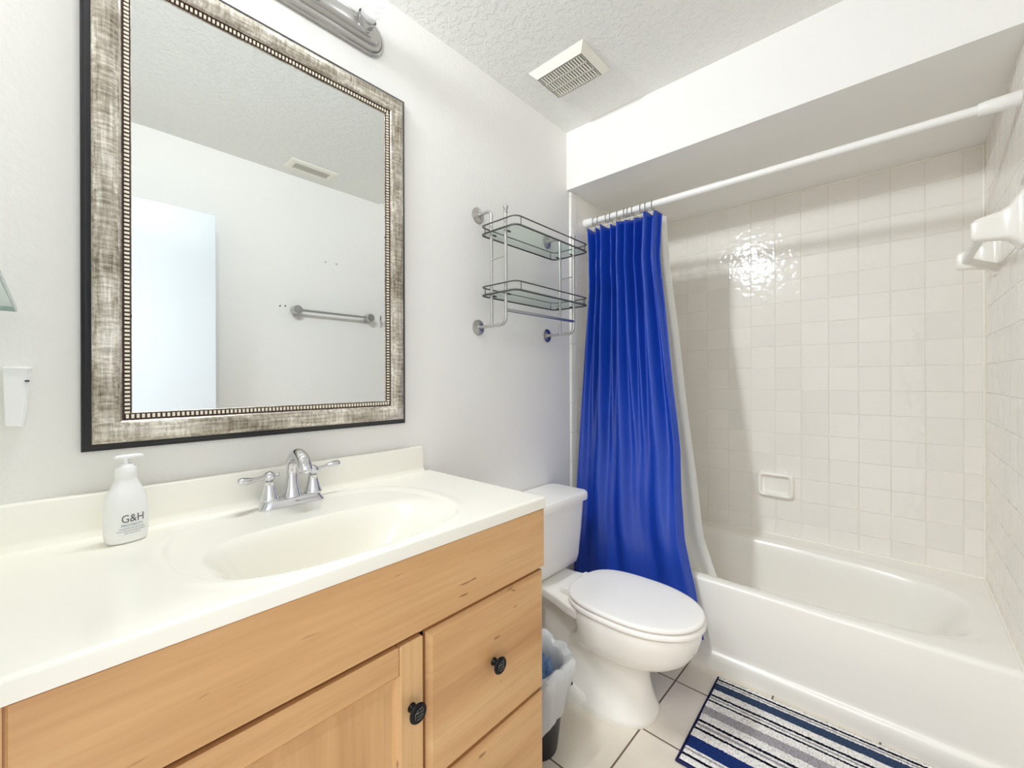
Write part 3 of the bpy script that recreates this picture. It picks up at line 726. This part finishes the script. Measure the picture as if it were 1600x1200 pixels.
s_ = MB(); rim_ring(s_, .945, .466, .176, .369, .388, .007); s_.build('seat', 'seat_plastic', to)
l_ = MB(); rim_ring(l_, .945, .470, .173, .3905, .407, .007)
l_.loft([egg(.935, .484, .160, .407, 2.1, 3.0), egg(.915, .515, .132, .4092, 2.1, 2.9), egg(.905, .525, .122, .4094, 2.1, 2.9)]); l_.build('lid', 'seat_plastic', to)
for sx in (-1, 1):
    MB().box(XC+sx*.075-.017, XC+sx*.075+.017, .932, .975, .360, .390, .008).build('hinge', 'seat_plastic', to)
S = []
for z, hx, ya, r in ((.366, .168, 1.098, .03), (.369, .188, 1.080, .04), (.38, .200, 1.070, .045), (.41, .206, 1.064, .045), (.52, .214, 1.056, .045), (.655, .222, 1.049, .045)):
    S.append([(p[0], p[1], z) for p in rr(XC, (ya+1.246)/2, hx, (1.246-ya)/2, r, 0, 7)])
MB().loft(S).build('tank', 'porcelain', to)
S = []
for z, e, r in ((.655, -.002, .04), (.657, .008, .045), (.672, .010, .045), (.685, .008, .045), (.6905, .003, .042), (.692, -.006, .038)):
    S.append(rr(XC, (1.040+1.250)/2, .226+e, .105+e*.6, r, z, 7))
MB().loft(S).build('tank_lid', 'porcelain', to)
for sx in (-1, 1):
    MB().lathe([(.011, .0), (.011, .004), (.007, .006), (.0045, .008), (.0045, .020), (.002, .023), (0, .0235)], (XC+sx*.112, .912, .055), n=14).build('floor_bolt', 'knob', to)

# ---------------------------------------------------------------- waste bin with liner bag
bnx, bny = 1.075, .880
wb = thing('waste_bin', 'small black waste bin on the floor between vanity and toilet', 'bin', (bnx, bny, 0))
MB().lathe([(.062, .0), (.069, .003), (.072, .02), (.100, .262), (.103, .266), (.099, .266), (.096, .255), (.066, .01), (0, .008)], (bnx, bny, 0), n=36).build('bin_body', 'bin', wb)
rb = random.Random(5); wv_ = [rb.uniform(0, 6.28) for _ in range(8)]
P = []; NB = 120
prof = [(.064, .12, 0), (.080, .20, 0), (.086, .25, .05), (.093, .284, .3), (.104, .295, .7), (.115, .300, .8), (.124, .290, .8), (.125, .268, .7), (.115, .225, .5), (.104, .180, .4), (.098, .145, .4), (.094, .115, .4)]
for r, z, k in prof:
    row = []
    for j in range(NB+1):
        a = 2*PI*j/NB
        cr = .006*math.sin(7*a+wv_[0])+.004*math.sin(13*a+wv_[1]+z*20)+.0025*math.sin(24*a+wv_[2]-z*45)
        row.append((bnx+(r+cr*k+.004*k*math.cos(a-.2)*sm(.1, .3, z))*math.cos(a), bny+(r+cr*k)*math.sin(a), z+k*(.012*math.sin(3*a+wv_[3])+.006*math.sin(8*a+wv_[4]))-(.02*math.sin(a*2+1) if z < .13 else 0)))
    P.append(row)
bg = MB().grid(P).build('bin_bag', 'bag', recalc=False); tag(bg, 'thin white plastic bag lining the black waste bin', 'bag')
P = []
for i in range(25):
    f = i/24; row = []
    for j in range(61):
        a = 2*PI*j/60; r = .064*f
        h = .232+.035*(1-f*f)+.016*math.sin(5*a+9*f)+.010*math.sin(11*a-17*f+1)+.008*math.sin(27*f+3*a)
        row.append((bnx+r*math.cos(a), bny+r*math.sin(a), h))
    P.append(row)
cbg = MB().grid(P).build('crumpled_bag', 'blue_film', recalc=False); tag(cbg, 'crumpled blue plastic inside the lined waste bin', 'plastic bag')

# ---------------------------------------------------------------- bath rug
RGX, RGY0, RGY1 = 1.796, .533, -.225
rg = thing('bath_rug', 'navy, grey and white striped bath rug on the floor beside the tub', 'rug', (RGX, RGY0, 0))
P = []; NX_, NY_ = 190, 190; rr_ = random.Random(11)
def stripe(d):
    c_ = 'n'
    for a, k_ in RX:
        if d >= a: c_ = k_
    return c_
for i in range(NY_+1):
    y = RGY0-.004+(RGY1-RGY0+.008)*i/NY_; row = []
    for j in range(NX_+1):
        d = RUGW*j/NX_; s = stripe(d); h = .0118 if s in 'nksd' else .0135+rr_.uniform(-.0013, .0013)
        if j in (0, NX_) or i in (0, NY_): h = .003
        row.append((RGX-d, y+(.0035*math.sin(d*40)*.3), h))
    P.append(row)
MB().grid(P).build('pile', 'rug', rg)
ed = [(RGX-.0, RGY0), (RGX, RGY1), (RGX-RUGW, RGY1), (RGX-RUGW, RGY0)]
MB().loft([[(x, y, .0005) for x, y in ed], [(x, y, .003) for x, y in ed]], smooth=False).tube([(x, y, .005) for x, y in [(RGX-RUGW, RGY1), (RGX-RUGW, RGY0), (RGX, RGY0), (RGX, RGY1)]], .0048, 8, True).build('binding', 'navy', rg)
rg.rotation_euler.z = math.radians(2.1)

# ---------------------------------------------------------------- ceiling exhaust grille
ev = thing('exhaust_vent', 'square white exhaust fan grille on the ceiling near the soffit', 'vent', (1.447, .995, H))
vx0, vx1, vy0, vy1 = 1.345, 1.548, .866, 1.128
def rc(d, z, dx=0): return [(vx0+d, vy0+d, z), (vx1-d, vy0+d, z), (vx1-d, vy1-d, z), (vx0+d, vy1-d, z)]
MB().loft([rc(0, H), rc(0, H-.003), rc(.024, H-.026), rc(.028, H-.026), rc(.028, H-.008)], False, False, 0, False).build('frame', 'vent_plastic', ev)
MB().box(vx0+.02, vx1-.02, vy0+.02, vy1-.02, H-.008, H-.001).build('fan_shade', 'vent_shade', ev)  # flat near-black sheet, stands in for the shade behind the slats
gl = MB(); NSL = 17; y0_, y1_ = vy0+.028, vy1-.028
for i in range(NSL+1):
    y = y0_+(y1_-y0_)*i/NSL
    gl.box(vx0+.028, vx1-.028, y-.0033, y+.0033, H-.026, H-.0225)
for k_ in (0, 1, 2, 3):
    x = vx0+.028+(vx1-vx0-.056)*k_/3; gl.box(x-.0022, x+.0022, y0_, y1_, H-.026, H-.0225)
gl.build('grille', 'vent_plastic', ev)
# supply register seen in the mirror
av = thing('air_register', 'white slotted air register on the ceiling, seen in the mirror', 'vent', (1.07, -.12, H))
ax0, ax1, ay0, ay1 = .935, 1.205, -.19, -.055
MB().loft([[(ax0+d, ay0+d, z), (ax1-d, ay0+d, z), (ax1-d, ay1-d, z), (ax0+d, ay1-d, z)] for d, z in ((0, H), (0, H-.004), (.012, H-.008), (.034, H-.008), (.034, H-.003))], False, False, 0, False).build('frame', 'vent_plastic', av)
MB().box(ax0+.03, ax1-.03, ay0+.03, ay1-.03, H-.0025, H-.0005).build('duct_shade', 'vent_shade', av)  # thin dark slab paints the shade between the louvers
lv = MB()
for i in range(5):
    y = ay0+.034+(ay1-ay0-.068)*i/4; lv.box(ax0+.034, ax1-.034, y-.0036, y+.0036, H-.0085, H-.006)
lv.build('louvers', 'vent_plastic', av)

# ---------------------------------------------------------------- wall towel bar and plugs, seen in the mirror
tw = thing('towel_bar', 'brushed nickel towel bar on the wall opposite, seen in the mirror', 'towel bar', (1.27, YO, 1.63))
for x in (1.03, 1.515):
    MB().lathe([(.027, 0), (.027, .058), (.0255, .060), (0, .060)], (x, YO, 1.630), (0, 1, 0), 26).build('post', 'nickel', tw)
MB().tube([(1.03, YO+.048, 1.630), (1.515, YO+.048, 1.630)], .0085, 14).build('rail', 'nickel', tw)
AN = [(1.2237, 1.970, 'left one of two small grey wall anchors above the towel bar'), (1.2966, 1.972, 'right one of two small grey wall anchors above the towel bar'),
      (.9462, 1.649, 'left one of two dark screw holes beside the towel bar'), (.9753, 1.652, 'right one of two dark screw holes beside the towel bar')]
for i, (x, z, lb) in enumerate(AN):
    o = MB().lathe([(.0065 if i < 2 else .0045, 0), (.006 if i < 2 else .004, .002), (.0025, .0022), (.002, .0006)], (x, YO, z), (0, 1, 0), 12).build('wall_anchor', 'nickel' if i < 2 else 'knob', loc=(x, YO, z))
    tag(o, lb, 'wall anchor')

# ---------------------------------------------------------------- things at the left edge
gs = thing('glass_shelf', 'pale glass shelf at the left edge, above the white wall fitting', 'shelf', (-.1, 1.0, 1.33))
MB().box(XL+.001, -.0436, .70, 1.2285, 1.330, 1.338).build('shelf_pane', 'glass', gs)
MB().box(-.0436, -.0412, .70, 1.2300, 1.3295, 1.3385, .0008, 1).box(XL+.001, -.0436, 1.2285, 1.2300, 1.3295, 1.3385).build('pane_edge', 'glass_edge', gs)
MB().box(XL, -.070, 1.06, 1.085, 1.300, 1.3295, .006).build('bracket', 'white_plastic', gs)
wf = thing('wall_fitting', 'white plastic box with tapered sides on the wall left of the mirror', 'wall fitting', (-.045, D, 1.16))
S = [[(-.0600, y, 1.2225), (-.0245, y, 1.2245), (-.0262, y, 1.195), (-.0300, y, 1.14), (-.0340, y, 1.110), (-.0575, y, 1.113)] for y in (D, D-.022)]
S.append([(-.0585, D-.026, 1.2200), (-.0285, D-.026, 1.2215), (-.0305, D-.026, 1.195), (-.0340, D-.026, 1.14), (-.0365, D-.026, 1.1125), (-.0560, D-.026, 1.1155)])
MB().loft(S, smooth=False).build('housing', 'white_plastic', wf)
MB().box(-.0600, -.0238, D-.028, D-.0005, 1.2190, 1.2262, .003).build('top_cap', 'white_plastic', wf)
MB().box(-.0322, -.0262, D-.0285, D-.012, 1.1975, 1.2000).build('slot', 'knob', wf)
